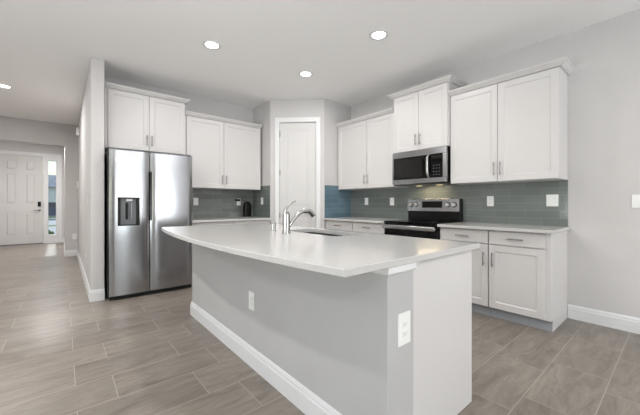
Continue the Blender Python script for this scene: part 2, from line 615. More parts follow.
def big_window(name, axis, c, a0, a1, z0, z1, n):
    """framed window in a wall; axis 'x': runs along x at y=c; 'y': runs along y at x=c"""
    def bx(bm, p0, p1, q0, q1, z_0, z_1):
        if axis == 'x': add_box(bm, p0, p1, q0, q1, z_0, z_1)
        else: add_box(bm, q0, q1, p0, p1, z_0, z_1)
    bm = new_bm()
    f = 0.06
    bx(bm, a0, a1, c - 0.05, c + 0.03, z1 - f, z1)
    bx(bm, a0, a1, c - 0.05, c + 0.03, z0, z0 + f)
    for k in range(n + 1):
        p = a0 + (a1 - a0) * k / n
        lo, hi = max(a0, p - f / 2), min(a1, p + f / 2)
        if k == 0: hi = a0 + f
        if k == n: lo = a1 - f
        bx(bm, lo, hi, c - 0.05, c + 0.03, z0 + f, z1 - f)
    w = struct(name, bm, M['trim'])
    for k in range(n):
        p0, p1 = a0 + (a1 - a0) * k / n + f, a0 + (a1 - a0) * (k + 1) / n - f
        pm = new_bm()
        bx(pm, p0, p1, c - 0.02, c - 0.012, z0 + f, z1 - f)
        obj('window_pane', pm, M['pane'], w)


big_window('window_2', 'x', -7.15, 0.3, 3.5, 0.0, 2.44, 2)
big_window('window_4', 'y', -3.86, -6.0, -2.4, 0.3, 2.4, 3)  # unseen window, added to go with the west fill light
big_window('window_3', 'y', -3.86, -1.5, 2.3, 0.3, 2.4, 3)  # unseen window, added to go with the left ceiling fill

# ---------------------------------------------------------------- glass tile backsplashes
b = new_bm()
add_box(b, XS - 0.008, XS, 0.742, YC, ZCT + 0.0005, 1.373)
add_box(b, XS - 0.008, XS, 1.7805, 2.531, 0.80, ZCT + 0.0005)
add_box(b, XS - 0.008, XS, 1.80, 2.57, 1.373, 1.42)
tag(obj('tile_backsplash', b, M['tile_y']), 'grey-green glass tile backsplash running behind the range', 'backsplash')
b = add_box(new_bm(), 1.33, XCR - 0.008, YF - 0.008, YF, ZCT + 0.001, 1.3735)
tag(obj('tile_backsplash', b, M['tile_x']), 'grey glass tile backsplash to the right of the refrigerator', 'backsplash')
b = add_box(new_bm(), XCR - 0.008, XCR, YP1 + 0.002, YF, ZCT + 0.001, 1.44)
tag(obj('tile_backsplash', b, M['tile_y']), 'narrow dark tile return left of the pantry door', 'backsplash')
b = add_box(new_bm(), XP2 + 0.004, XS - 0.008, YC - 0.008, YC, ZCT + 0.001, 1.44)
tag(obj('tile_backsplash', b, M['tile_blue_reflection']), 'narrow tile return with painted blue reflection, right of the pantry door', 'backsplash')


# ---------------------------------------------------------------- cabinets (local frame: x to the right, front faces -y, wall at y = 0)
def shaker(bm, x0, x1, z0, z1, yf, th=0.02, fr=0.06):
    add_box(bm, x0, x0 + fr, yf, yf + th, z0, z1, bevel=0.0012)
    add_box(bm, x1 - fr, x1, yf, yf + th, z0, z1, bevel=0.0012)
    add_box(bm, x0 + fr, x1 - fr, yf, yf + th, z0, z0 + fr, bevel=0.0012)
    add_box(bm, x0 + fr, x1 - fr, yf, yf + th, z1 - fr, z1, bevel=0.0012)
    # sloped inner lip and flat panel
    a = [(x0 + fr, z0 + fr), (x1 - fr, z0 + fr), (x1 - fr, z1 - fr), (x0 + fr, z1 - fr)]
    k = 0.008
    c = [(x0 + fr + k, z0 + fr + k), (x1 - fr - k, z0 + fr + k), (x1 - fr - k, z1 - fr - k), (x0 + fr + k, z1 - fr - k)]
    A = [bm.verts.new((x, yf + 0.002, z)) for x, z in a]
    B = [bm.verts.new((x, yf + 0.007, z)) for x, z in c]
    for q in range(4):
        bm.faces.new((A[q], A[(q + 1) % 4], B[(q + 1) % 4], B[q]))
    add_box(bm, x0 + fr, x1 - fr, yf + 0.007, yf + th, z0 + fr, z1 - fr)
    return bm


def pull(parent, x, z, yf, vertical=True, L=0.14):
    bm = new_bm()
    h = L / 2
    if vertical:
        add_cyl(bm, (x, yf - 0.03, z - h), (x, yf - 0.03, z + h), 0.0058, seg=12)
        for s in (-1, 1):
            add_cyl(bm, (x, yf - 0.03, z + s * (h - 0.022)), (x, yf, z + s * (h - 0.022)), 0.0045, seg=10)
    else:
        add_cyl(bm, (x - h, yf - 0.03, z), (x + h, yf - 0.03, z), 0.0058, seg=12)
        for s in (-1, 1):
            add_cyl(bm, (x + s * (h - 0.022), yf - 0.03, z), (x + s * (h - 0.022), yf, z), 0.0045, seg=10)
    return obj('handle', bm, M['nickel'], parent, True)


def crown(parent, w, d, z, rl, rr, h=0.050, out=0.06):
    bm = new_bm()
    prof = [(0.0, 0.0), (0.020, 0.0), (0.022, 0.007), (0.036, 0.016), (0.052, 0.033), (out, 0.036), (out, h), (0.0, h)]
    rings = []
    for o, dz in prof:
        l = -o if rl else 0.0
        r = w + o if rr else w
        rings.append([bm.verts.new(p) for p in ((l, 0, z + dz), (l, -d - o, z + dz), (r, -d - o, z + dz), (r, 0, z + dz))])
    for a, c in zip(rings, rings[1:]):
        for k in range(3):
            bm.faces.new((a[k], a[k + 1], c[k + 1], c[k]))
    bm.faces.new(rings[-1])
    bm.faces.new([r_[0] for r_ in rings])
    bm.faces.new([r_[3] for r_ in rings][::-1])
    return obj('crown_moulding', bm, M['cab'], parent)


def wall_cabinet(label, loc, rot, w, d, h, doors, rl=False, rr=False):
    """d is the depth including the doors; doors: (x0, x1, handle side)"""
    t = thing('wall_cabinet', label, 'cabinet', loc, rot, 'white wall cabinets')
    bm = add_box(new_bm(), 0.001, w - 0.001, -d + 0.021, 0, 0, h, bevel=0.0008)
    obj('cabinet_box', bm, M['cab'], t)
    for x0, x1, side in doors:
        dr = obj('door', shaker(new_bm(), x0, x1, 0.004, h - 0.012, -d), M['cab'], t)
        hx = x1 - 0.028 if side == 'r' else x0 + 0.028
        pull(dr, hx, 0.135, -d)
    crown(t, w, d - 0.012, h - 0.006, rl, rr)
    return t


R = -PI / 2   # cabinets on the range wall face -x
wall_cabinet('widest two-door white wall cabinet, right of the microwave', (XS - 0.001, 1.788, 1.3735), R, 1.788 - 0.744, 0.33, 1.05,
             [(0.004, 0.516, 'r'), (0.521, 1.040, 'l')], rr=True)
wall_cabinet('short raised white wall cabinet directly above the microwave', (XS - 0.001, 2.580, 1.828), R, 2.580 - 1.790, 0.37, 0.765,
             [(0.012, 0.388, 'r'), (0.392, 0.778, 'l')], rl=True, rr=True)
wall_cabinet('two-door white wall cabinet between pantry corner and microwave', (XS - 0.001, YC - 0.002, 1.3735), R, YC - 0.002 - 2.584, 0.33, 1.05,
             [(0.03, 0.645, 'r'), (0.651, 1.155, 'l')])
wall_cabinet('raised two-door white wall cabinet directly above the refrigerator', (XH + 0.148, YF - 0.001, 1.835), 0, 1.335 - XH - 0.148, 0.38, 0.745,
             [(0.03, 0.482, 'r'), (0.486, 0.935, 'l')], rr=True)
wall_cabinet('two-door white wall cabinet between refrigerator and pantry corner', (1.338, YF - 0.001, 1.3735), 0, 2.575 - 1.338, 0.345, 1.05,
             [(0.03, 0.582, 'r'), (0.588, 1.225, 'l')])


def base_cabinet(label, loc, rot, w, fronts, d=0.607, end_panel=None):
    """fronts: (x0, x1, handle side)"""
    t = thing('base_cabinet', label, 'cabinet', loc, rot, 'white base cabinets')
    bm = add_box(new_bm(), 0.001, w - 0.001, -d + 0.021, 0, 0.1, 0.8775, bevel=0.0008)
    if end_panel == 'r':
        add_box(bm, w - 0.02, w, -d + 0.07, 0, 0, 0.1)
    obj('cabinet_box', bm, M['cab'], t)
    obj('toe_kick', add_box(new_bm(), 0.001, w - (0.0005 if end_panel else 0.001), -d + 0.062, -d + 0.078, 0.0, 0.101), M['kick'], t)
    for x0, x1, side in fronts:
        dw = new_bm()
        add_box(dw, x0, x1, -d, -d + 0.02, 0.738, 0.868, bevel=0.003, seg=2)
        dw = obj('drawer', dw, M['cab'], t)
        pull(dw, (x0 + x1) / 2, 0.803, -d, vertical=False)
        dr = obj('door', shaker(new_bm(), x0, x1, 0.108, 0.728, -d), M['cab'], t)
        pull(dr, x1 - 0.035 if side == 'r' else x0 + 0.035, 0.585, -d)
    return t


base_cabinet('white base cabinet at the free right end of the range wall', (XS - 0.001, 1.2545, 0), R, 1.2545 - 0.746,
             [(0.006, 0.468, 'l')], end_panel='r')
base_cabinet('white base cabinet touching the right side of the range', (XS - 0.001, 1.779, 0), R, 1.779 - 1.2555,
             [(0.02, 0.519, 'r')])
base_cabinet('white base cabinet touching the left side of the range', (XS - 0.001, 3.13, 0), R, 3.13 - 2.534,
             [(0.006, 0.582, 'l')])
base_cabinet('white base cabinet in the corner right of the pantry door', (XS - 0.001, YC - 0.002, 0), R, YC - 0.002 - 3.131,
             [(0.03, 0.61, 'r')])
base_cabinet('white base cabinet beside the refrigerator', (1.34, YF - 0.001, 0), 0, 0.63, [(0.02, 0.622, 'r')])
base_cabinet('white base cabinet in the corner left of the pantry door', (1.971, YF - 0.001, 0), 0, 0.63, [(0.008, 0.60, 'l')])

tag(obj('countertop', add_box(new_bm(), XS - 0.648, XS - 0.009, 0.722, 1.779, 0.878, ZCT, bevel=0.003, seg=2), M['quartz']),
    'white quartz worktop right of the range', 'countertop')
tag(obj('countertop', add_box(new_bm(), XS - 0.648, XS - 0.009, 2.533, YC - 0.009, 0.878, ZCT, bevel=0.003, seg=2), M['quartz']),
    'white quartz worktop between the range and the pantry corner', 'countertop')
tag(obj('countertop', add_box(new_bm(), 1.338, XCR - 0.009, YF - 0.648, YF - 0.009, 0.878, ZCT, bevel=0.003, seg=2), M['quartz']),
    'white quartz worktop right of the refrigerator', 'countertop')

# ---------------------------------------------------------------- island
IX0, IX1, IX2 = 1.015, 1.200, 1.80
IY0, IY1 = 0.776, 3.246
isl = thing('kitchen_island', 'long kitchen island with grey half wall and white end panel', 'island', ((IX0 + IX2) / 2, (IY0 + IY1) / 2, 0))
off = Vector((-(IX0 + IX2) / 2, -(IY0 + IY1) / 2, 0))


def iobj(name, bm, m, parent, smooth=False):
    bmesh.ops.translate(bm, verts=bm.verts, vec=off)
    return obj(name, bm, m, parent, smooth)


iobj('half_wall', add_box(new_bm(), IX0, IX1, IY0, IY1, 0, 0.877, bevel=0.004), M['island'], isl)
# base moulding around the half wall
b = new_bm()
h = 0.135
prof = [(0, 0), (0.015, 0), (0.015, h * 0.72), (0.011, h * 0.78), (0.011, h * 0.86), (0.006, h * 0.97), (0.004, h), (0, h)]


def wrap(bm, prof):
    rings = []
    for o, z in prof:
        rings.append([bm.verts.new(p) for p in ((IX1, IY0 - o, z), (IX0 - o, IY0 - o, z), (IX0 - o, IY1 + o, z), (IX1, IY1 + o, z))])
    n = len(rings)
    for i in range(n):
        a, c = rings[i], rings[(i + 1) % n]
        for k in range(3):
            bm.faces.new((a[k], a[k + 1], c[k + 1], c[k]))
    bm.faces.new([r_[0] for r_ in rings])
    bm.faces.new([r_[3] for r_ in rings])
    return bm


iobj('base_moulding', wrap(b, prof), M['trim'], isl)
zt = 0.8775
iobj('top_moulding', wrap(new_bm(), [(0, zt), (0.014, zt), (0.014, zt - 0.026), (0.008, zt - 0.034), (0, zt - 0.036)]), M['trim'], isl)
iobj('end_panel', add_box(new_bm(), IX1 + 0.001, IX2, IY0 + 0.008, IY0 + 0.026, 0, zt, bevel=0.001), M['cab'], isl)
iobj('end_panel', add_box(new_bm(), IX1 + 0.001, IX2 - 0.022, IY1 - 0.02, IY1 - 0.002, 0, zt, bevel=0.001), M['cab'], isl)
b = new_bm()
add_box(b, IX1 + 0.001, IX2 - 0.022, IY0 + 0.027, IY1 - 0.021, 0.1, 0.64)
add_box(b, IX1 + 0.001, IX2 - 0.022, IY0 + 0.027, 1.52, 0.64, zt)
add_box(b, IX1 + 0.001, IX2 - 0.022, 2.26, IY1 - 0.021, 0.64, zt)
add_box(b, IX2 - 0.040, IX2 - 0.022, 1.52, 2.26, 0.64, zt)
iobj('cabinet_box', b, M['cab'], isl)
iobj('toe_kick', add_box(new_bm(), IX2 - 0.10, IX2 - 0.085, IY0 + 0.027, IY1 - 0.021, 0, 0.1), M['kick'], isl)


def island_front(y0, y1, z0, z1, hy, hz, name='door', vert=True):
    bm = shaker(new_bm(), 0, y1 - y0, z0, z1, 0, fr=0.055) if z1 - z0 > 0.2 else add_box(new_bm(), 0, y1 - y0, 0, 0.02, z0, z1, bevel=0.003, seg=2)
    # local front (-y) turned to face +x
    bm.transform(Matrix.Translation((IX2, y0, 0)) @ Matrix.Rotation(PI / 2, 4, 'Z'))
    d_ = iobj(name, bm, M['cab'], isl)
    bm = new_bm()
    if vert:
        add_cyl(bm, (IX2 + 0.03, hy, hz - 0.07), (IX2 + 0.03, hy, hz + 0.07), 0.0058, seg=12)
        for s in (-1, 1): add_cyl(bm, (IX2 + 0.03, hy, hz + s * 0.048), (IX2, hy, hz + s * 0.048), 0.0045, seg=10)
    else:
        add_cyl(bm, (IX2 + 0.03, hy - 0.07, hz), (IX2 + 0.03, hy + 0.07, hz), 0.0058, seg=12)
        for s in (-1, 1): add_cyl(bm, (IX2 + 0.03, hy + s * 0.048, hz), (IX2, hy + s * 0.048, hz), 0.0045, seg=10)
    iobj('handle', bm, M['nickel'], d_, True)


for y0, y1 in ((0.806, 1.22), (1.226, 1.50), (2.28, 2.75), (2.756, 3.24)):
    island_front(y0, y1, 0.738, 0.868, (y0 + y1) / 2, 0.803, 'drawer', False)
    island_front(y0, y1, 0.108, 0.728, y1 - 0.035, 0.60)
for y0, y1, hy in ((1.506, 1.885, 1.85), (1.891, 2.274, 1.926)):
    island_front(y0, y1, 0.108, 0.868, hy, 0.70)

# island worktop: bowed seating edge, rectangular sink cut-out
TY0, TY1, TXR = 0.757, 3.285, 1.838
SKX0, SKX1, SKY0, SKY1 = 1.455, 1.755, 1.57, 2.22


def island_outline(inset=0.0):
    pts = []
    ya, yb = TY0 + inset, TY1 - inset
    xa, xb = 0.750 + inset, 0.735 + inset
    n = 40
    for k in range(n + 1):
        t = k / n
        sag = 0.100 * (1 - (2 * t - 1) ** 2)
        pts.append((xa + (xb - xa) * t - sag, ya + (yb - ya) * t))
    pts.append((TXR - inset, yb))
    pts.append((TXR - inset, ya))
    return pts


def round_rect(x0, x1, y0, y1, r, n=5):
    pts = []
    for cx, cy, a0 in ((x1 - r, y0 + r, -PI / 2), (x1 - r, y1 - r, 0), (x0 + r, y1 - r, PI / 2), (x0 + r, y0 + r, PI)):
        for k in range(n + 1):
            a = a0 + PI / 2 * k / n
            pts.append((cx + r * math.cos(a), cy + r * math.sin(a)))
    return pts


bm = new_bm()
zb = 0.878
loops = {}


def ring(pts, z):
    vs = [bm.verts.new((x, y, z)) for x, y in pts]
    es = [bm.edges.new((vs[i], vs[(i + 1) % len(vs)])) for i in range(len(vs))]
    return vs, es


oi = island_outline(0.003)
oo = island_outline(0.0)
hole = round_rect(SKX0, SKX1, SKY0, SKY1, 0.05)
t_in, e1 = ring(oi, ZCT)
t_hole, e2 = ring(hole, ZCT)
bmesh.ops.triangle_fill(bm, edges=e1 + e2, use_beauty=True)
b_in, e3 = ring(oi, zb)
b_hole, e4 = ring(hole, zb)
bmesh.ops.triangle_fill(bm, edges=e3 + e4, use_beauty=True)
m1, _ = ring(oo, ZCT - 0.003)
m2, _ = ring(oo, zb + 0.003)
for a, c in ((t_in, m1), (m1, m2), (m2, b_in), (t_hole, b_hole)):
    n = len(a)
    for i in range(n):
        bm.faces.new((a[i], a[(i + 1) % n], c[(i + 1) % n], c[i]))
tag(obj('countertop', bm, M['quartz']), 'white quartz island worktop with bowed seating edge', 'countertop')

# sink
sk = thing('kitchen_sink', 'undermount stainless sink set in the island worktop', 'sink', ((SKX0 + SKX1) / 2, (SKY0 + SKY1) / 2, 0.66))
bm = new_bm()
cx, cy, cz = sk.location
o1 = round_rect(SKX0 - 0.012, SKX1 + 0.004, SKY0 - 0.012, SKY1 + 0.012, 0.06)
i1 = round_rect(SKX0 + 0.004, SKX1 - 0.004, SKY0 + 0.004, SKY1 - 0.004, 0.05)
i2 = round_rect(SKX0 + 0.02, SKX1 - 0.02, SKY0 + 0.02, SKY1 - 0.02, 0.05)
o2 = round_rect(SKX0 - 0.004, SKX1 + 0.002, SKY0 - 0.004, SKY1 + 0.004, 0.055)
L_ = []
for pts, z in ((o2, 0.665), (o2, 0.873), (o1, 0.8765), (i1, 0.8765), (i1, 0.70), (i2, 0.68)):
    L_.append([bm.verts.new((x - cx, y - cy, z - cz)) for x, y in pts])
for a, c in zip(L_, L_[1:]):
    n = len(a)
    for i in range(n):
        bm.faces.new((a[i], a[(i + 1) % n], c[(i + 1) % n], c[i]))
bm.faces.new(L_[0][::-1])
bm.faces.new(L_[-1])
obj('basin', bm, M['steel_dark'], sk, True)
b = new_bm()
add_cyl(b, (0, 0, 0.0201), (0, 0, 0.026), 0.045)
add_cyl(b, (0, 0, 0.026), (0, 0, 0.030), 0.03)
obj('drain', b, M['chrome'], sk, True)

# faucet
FX, FY = 1.31, 1.96
fc = thing('kitchen_faucet', 'chrome pull-out faucet standing on the island beside the sink', 'faucet', (FX, FY, ZCT))
b = new_bm()
add_cyl(b, (0, 0, 0), (0, 0, 0.008), 0.034, 0.033, seg=32)
add_cyl(b, (0, 0, 0.008), (0, 0, 0.150), 0.029, 0.028, seg=32)
add_cyl(b, (0, 0, 0.150), (0, 0, 0.170), 0.028, 0.018, seg=32)
obj('body', b, M['chrome'], fc, True)
sp = smooth_curve([(0.012, -0.0, 0.035), (0.055, 0.0, 0.090), (0.105, 0, 0.140), (0.165, 0, 0.170), (0.225, 0, 0.166), (0.262, 0, 0.136)], 7)
nn = len(sp)
obj('spout', add_tube(new_bm(), sp, [0.011 + 0.007 * min(1, (i / nn) * 1.6) for i in range(nn)], seg=18), M['chrome'], fc, True)
sh = new_bm()
add_tube(sh, smooth_curve([(0.168, 0, 0.170), (0.228, 0, 0.166), (0.263, 0, 0.135), (0.268, 0, 0.128)], 6), 0.0195, seg=18)
obj('spray_head', sh, M['chrome'], fc, True)
lv = smooth_curve([(-0.010, 0, 0.150), (-0.006, 0, 0.182), (0.022, 0, 0.215), (0.060, 0, 0.240), (0.090, 0, 0.250)], 6)
nn = len(lv)
obj('lever', add_tube(new_bm(), lv, [0.018 - 0.0135 * (i / (nn - 1)) ** 0.55 for i in range(nn)], seg=14), M['chrome'], fc, True)

ag = thing('soap_dispenser', 'small chrome cap fitting on the island left of the faucet', 'faucet', (1.352, 2.216, ZCT))
b = new_bm()
add_cyl(b, (0, 0, 0), (0, 0, 0.006), 0.027, seg=28)
add_cyl(b, (0, 0, 0.006), (0, 0, 0.058), 0.020, seg=28)
obj('body', b, M['chrome'], ag, True)
b = new_bm()
add_cyl(b, (0, 0, 0.058), (0, 0, 0.072), 0.022, 0.020, seg=28)
obj('cap', b, M['chrome'], ag, True)

# ---------------------------------------------------------------- refrigerator
fr = thing('refrigerator', 'tall stainless side-by-side refrigerator with dispenser', 'refrigerator', (0.862, 4.60, 0))
FX0, FX1, FYF = 0.406, 1.343, 4.27
fo = Vector((-0.862, -4.60, 0))


def fobj(name, bm, m, parent=fr, smooth=False):
    bmesh.ops.translate(bm, verts=bm.verts, vec=fo)
    return obj(name, bm, m, parent, smooth)


fobj('case', add_box(new_bm(), FX0 - 0.007, FX1 - 0.004, FYF + 0.078, YF - 0.03, 0.03, 1.755, bevel=0.004), M['black'])
SPL = 0.832


def fridge_door(x0, x1, inner, pocket=None):
    """bowed door; inner 'l' or 'r' side carries the scooped grip edge"""
    n = 14
    pts = []
    for k in range(n + 1):
        t = k / n
        x = x0 + (x1 - x0) * t
        bow = 0.010 * (1 - (2 * t - 1) ** 2)
        y = FYF + 0.010 - bow
        e = (x1 - x) if inner == 'r' else (x - x0)
        o = (x - x0) if inner == 'r' else (x1 - x)
        if e < 0.045: y += 0.016 * (1 - e / 0.045) ** 1.5
        if o < 0.012: y += 0.010 * (1 - o / 0.012)
        pts.append((x, y))
    # refine near the edges
    ex = [0.003, 0.006, 0.010, 0.018, 0.026, 0.035]
    for e in ex:
        x = x1 - e if inner == 'r' else x0 + e
        t = (x - x0) / (x1 - x0)
        y = FYF + 0.010 - 0.010 * (1 - (2 * t - 1) ** 2) + 0.016 * (1 - e / 0.045) ** 1.5
        pts.append((x, y))
    pts.sort()
    poly = pts + [(x1, FYF + 0.074), (x0, FYF + 0.074)]
    return poly


pl = fridge_door(FX0, SPL - 0.004, 'r')
pr = fridge_door(SPL + 0.004, FX1, 'l')
dl_x0, dl_x1, dl_z0, dl_z1 = 0.492, 0.716, 0.875, 1.215
# left (freezer) door built around the dispenser opening
b = new_bm()


def clip_poly(poly, xa, xb):
    front = sorted([p for p in poly if p[1] < FYF + 0.05])
    def yat(x):
        for p, q in zip(front, front[1:]):
            if p[0] <= x <= q[0]: return p[1] + (q[1] - p[1]) * (x - p[0]) / max(1e-9, q[0] - p[0])
        return front[0][1] if x < front[0][0] else front[-1][1]
    mid = [p for p in front if xa < p[0] < xb]
    return [(xa, yat(xa))] + mid + [(xb, yat(xb)), (xb, FYF + 0.074), (xa, FYF + 0.074)]


add_prism(b, pl, 0.055, dl_z0)
add_prism(b, pl, dl_z1, 1.772)
add_prism(b, clip_poly(pl, FX0, dl_x0), dl_z0, dl_z1)
add_prism(b, clip_poly(pl, dl_x1, SPL - 0.004), dl_z0, dl_z1)
add_box(b, dl_x0, dl_x1, FYF + 0.068, FYF + 0.074, dl_z0, dl_z1)
bmesh.ops.remove_doubles(b, verts=b.verts, dist=0.0001)
dl = fobj('freezer_door', b, M['steel'], smooth=True)
fobj('door_side', add_box(new_bm(), FX0 - 0.007, FX0 - 0.0005, FYF + 0.016, FYF + 0.074, 0.055, 1.772), M['black'], dl)
dr = fobj('refrigerator_door', add_prism(new_bm(), pr, 0.055, 1.772), M['steel'], smooth=True)
for (d_, x0, x1) in ((dl, FX0, SPL - 0.004), (dr, SPL + 0.004, FX1)):
    poly = [(x0, FYF + 0.074)] + [(x, y + 0.003) for x, y in (clip_poly(pl if d_ is dl else pr, x0 + 0.001, x1 - 0.001)[:-2])] + [(x1, FYF + 0.074)]
    fobj('top_cap', add_prism(new_bm(), poly, 1.772, 1.782), M['grey_plastic'], d_)
fobj('grip_recess', add_box(new_bm(), SPL + 0.0045, SPL + 0.016, FYF + 0.008, FYF + 0.030, 0.93, 1.54, bevel=0.003), M['black'], dr)
# dispenser
disp = new_bm()
add_box(disp, dl_x0, dl_x0 + 0.028, FYF - 0.002, FYF + 0.067, dl_z0, dl_z1)
add_box(disp, dl_x1 - 0.028, dl_x1, FYF - 0.002, FYF + 0.067, dl_z0, dl_z1)
add_box(disp, dl_x0 + 0.028, dl_x1 - 0.028, FYF - 0.002, FYF + 0.067, dl_z0, dl_z0 + 0.014)
add_box(disp, dl_x0 + 0.028, dl_x1 - 0.028, FYF - 0.002, FYF + 0.067, dl_z1 - 0.014, dl_z1)
dsp = fobj('dispenser_surround', disp, M['rubber'], dl)
fr_disp = dl
fobj('dispenser_recess', add_box(new_bm(), dl_x0 + 0.028, dl_x1 - 0.028, FYF + 0.040, FYF + 0.067, dl_z0 + 0.014, dl_z1 - 0.014), M['grey_plastic'], dl)
fobj('dispenser_paddle', add_box(new_bm(), 0.575, 0.600, FYF + 0.016, FYF + 0.040, 0.95, 1.15, bevel=0.004), M['rubber'], dl)
fobj('dispenser_paddle', add_box(new_bm(), 0.622, 0.640, FYF + 0.016, FYF + 0.040, 0.95, 1.15, bevel=0.004), M['steel_dark'], dl)
fobj('dispenser_nozzle', add_box(new_bm(), 0.580, 0.645, FYF + 0.012, FYF + 0.045, 1.17, 1.195, bevel=0.005), M['plate'], dl)
fobj('kick_grille', add_box(new_bm(), FX0 + 0.01, FX1 - 0.01, FYF + 0.030, FYF + 0.090, 0.012, 0.05), M['rubber'])
for x in (FX0 + 0.06, FX1 - 0.06):
    fobj('foot', add_cyl(new_bm(), (x, FYF + 0.10, 0), (x, FYF + 0.10, 0.035), 0.02), M['rubber'], smooth=True)
    fobj('foot', add_cyl(new_bm(), (x, YF - 0.10, 0), (x, YF - 0.10, 0.035), 0.02), M['rubber'], smooth=True)
for x in (FX0 + 0.05, FX1 - 0.05):
    fobj('hinge_cover', add_box(new_bm(), x - 0.03, x + 0.03, FYF + 0.02, FYF + 0.12, 1.7825, 1.797, bevel=0.003), M['grey_plastic'])

# ---------------------------------------------------------------- range (local: x right, front -y, wall y = 0)
rg = thing('range', 'black and stainless electric range with raised back panel', 'oven', (XS - 0.010, 2.530, 0), R)
RW = 0.748
obj('oven_body', add_box(new_bm(), 0.002, RW - 0.002, -0.605, -0.012, 0.03, 0.897, bevel=0.002), M['black'], rg)
b = new_bm()
add_box(b, 0.0, RW, -0.628, -0.085, 0.898, 0.916, bevel=0.004, seg=2)
ck = obj('cooktop', b, M['glass_black'], rg)
for x, y, r_ in ((0.19, -0.47, 0.105), (0.56, -0.47, 0.085), (0.19, -0.22, 0.075), (0.56, -0.22, 0.095)):
    bm = new_bm()
    n = 40
    for rr_ in (r_,):
        a = [bm.verts.new((x + rr_ * math.cos(2 * PI * k / n), y + rr_ * math.sin(2 * PI * k / n), 0.9164)) for k in range(n)]
        c = [bm.verts.new((x + (rr_ - 0.003) * math.cos(2 * PI * k / n), y + (rr_ - 0.003) * math.sin(2 * PI * k / n), 0.9164)) for k in range(n)]
        for k in range(n): bm.faces.new((a[k], a[(k + 1) % n], c[(k + 1) % n], c[k]))
    obj('burner_ring', bm, M['grey_plastic'], ck)
od = obj('oven_door', add_box(new_bm(), 0.004, RW - 0.004, -0.622, -0.606, 0.20, 0.892, bevel=0.004, seg=2), M['glass_black'], rg)
b = new_bm()
add_box(b, 0.006, RW - 0.012, -0.678, -0.658, 0.822, 0.872, bevel=0.008, seg=3)
for x in (0.01, RW - 0.055):
    add_box(b, x, x + 0.04, -0.668, -0.622, 0.832, 0.862, bevel=0.005)
obj('door_handle', b, M['chrome'], od, True)
obj('door_window', add_box(new_bm(), 0.12, RW - 0.12, -0.6235, -0.6215, 0.36, 0.70), M['window_dark'], od)
dw = obj('storage_drawer', add_box(new_bm(), 0.004, RW - 0.004, -0.620, -0.606, 0.055, 0.192, bevel=0.004, seg=2), M['steel'], rg)
for x in (0.05, RW - 0.05):
    for y in (-0.56, -0.06):
        obj('foot', add_cyl(new_bm(), (x, y, 0), (x, y, 0.032), 0.018), M['rubber'], rg, True)
bg = obj('backguard', add_box(new_bm(), 0.0, RW, -0.082, -0.002, 0.917, 1.20, bevel=0.006, seg=2), M['black'], rg)
b = new_bm()
add_prism(b, [(-0.100, 1.040), (-0.083, 1.040), (-0.083, 1.206), (-0.090, 1.206), (-0.094, 1.200)], 0.004, RW - 0.004, axis='x')
cp = obj('control_panel', b, M['steel'], rg)
obj('display', add_box(new_bm(), 0.235, 0.52, -0.1005, -0.094, 1.085, 1.170), M['glass_black'], cp)
for x in (0.065, 0.145, 0.600, 0.683):
    obj('knob_ring', add_cyl(new_bm(), (x, -0.095, 1.125), (x, -0.1015, 1.125), 0.031, seg=28), M['black'], cp, True)
    b = new_bm()
    add_cyl(b, (x, -0.1015, 1.125), (x, -0.130, 1.125), 0.0225, 0.020, seg=28)
    add_box(b, x - 0.004, x + 0.004, -0.134, -0.129, 1.107, 1.143, bevel=0.001)
    obj('knob', b, M['plate_metal'], cp, True)

# ---------------------------------------------------------------- microwave
mw = thing('microwave', 'stainless over-the-range microwave with black glass door', 'microwave', (XS - 0.010, 2.566, 1.388), R)
MW, MH, MD = 0.766, 0.435, 0.398
obj('case', add_box(new_bm(), 0.0, MW, -MD + 0.034, 0, 0.012, MH, bevel=0.003), M['black'], mw)
b = new_bm()
fz0, fz1 = 0.070, MH - 0.080
add_box(b, 0, MW, -MD, -MD + 0.034, fz1, MH, bevel=0.003)
add_box(b, 0, MW, -MD, -MD + 0.034, 0.008, fz0, bevel=0.003)
add_box(b, 0, 0.022, -MD, -MD + 0.034, fz0, fz1)
add_box(b, MW - 0.040, MW, -MD, -MD + 0.034, fz0, fz1)
obj('front_frame', b, M['steel'], mw)
gd = obj('glass_door', add_box(new_bm(), 0.022, 0.575, -MD + 0.001, -MD + 0.034, fz0, fz1), M['glass_black'], mw)
obj('door_window', add_box(new_bm(), 0.05, 0.45, -MD - 0.0005, -MD + 0.001, fz0 + 0.02, fz1 - 0.02), M['window_dark'], gd)
hb = smooth_curve([(0.545, -MD - 0.003, fz0 + 0.005), (0.545, -MD - 0.034, fz0 + 0.05), (0.545, -MD - 0.042, (fz0 + fz1) / 2), (0.545, -MD - 0.034, fz1 - 0.05), (0.545, -MD - 0.003, fz1 - 0.005)], 6)
obj('door_handle', add_tube(new_bm(), hb, 0.015, seg=14), M['chrome'], gd, True)
pn = obj('keypad_panel', add_box(new_bm(), 0.577, MW - 0.040, -MD + 0.001, -MD + 0.034, fz0, fz1), M['glass_black'], mw)
for i in range(4):
    for j in range(3):
        obj('keypad_button', add_box(new_bm(), 0.602 + j * 0.036, 0.618 + j * 0.036, -MD + 0.0002, -MD + 0.001, fz0 + 0.03 + i * 0.038, fz0 + 0.036 + i * 0.038), M['grey_plastic'], pn)
b = new_bm()
add_box(b, 0.585, 0.705, -MD + 0.0002, -MD + 0.001, fz1 - 0.055, fz1 - 0.025)
obj('display', b, M['window_dark'], pn)
b = new_bm()
add_prism(b, [(-MD + 0.002, 0.011), (-0.02, 0.011), (-0.06, -0.006), (-MD + 0.05, -0.006)], 0.01, MW - 0.01, axis='x')
uv = obj('underside_tray', b, M['steel_dark'], mw)
for x in (0.20, 0.50):
    obj('task_light_lens', add_box(new_bm(), x, x + 0.07, -0.14, -0.09, -0.0085, -0.0065), M['warm_lens'], uv)
tl = bpy.data.lights.new('task_light', 'AREA')
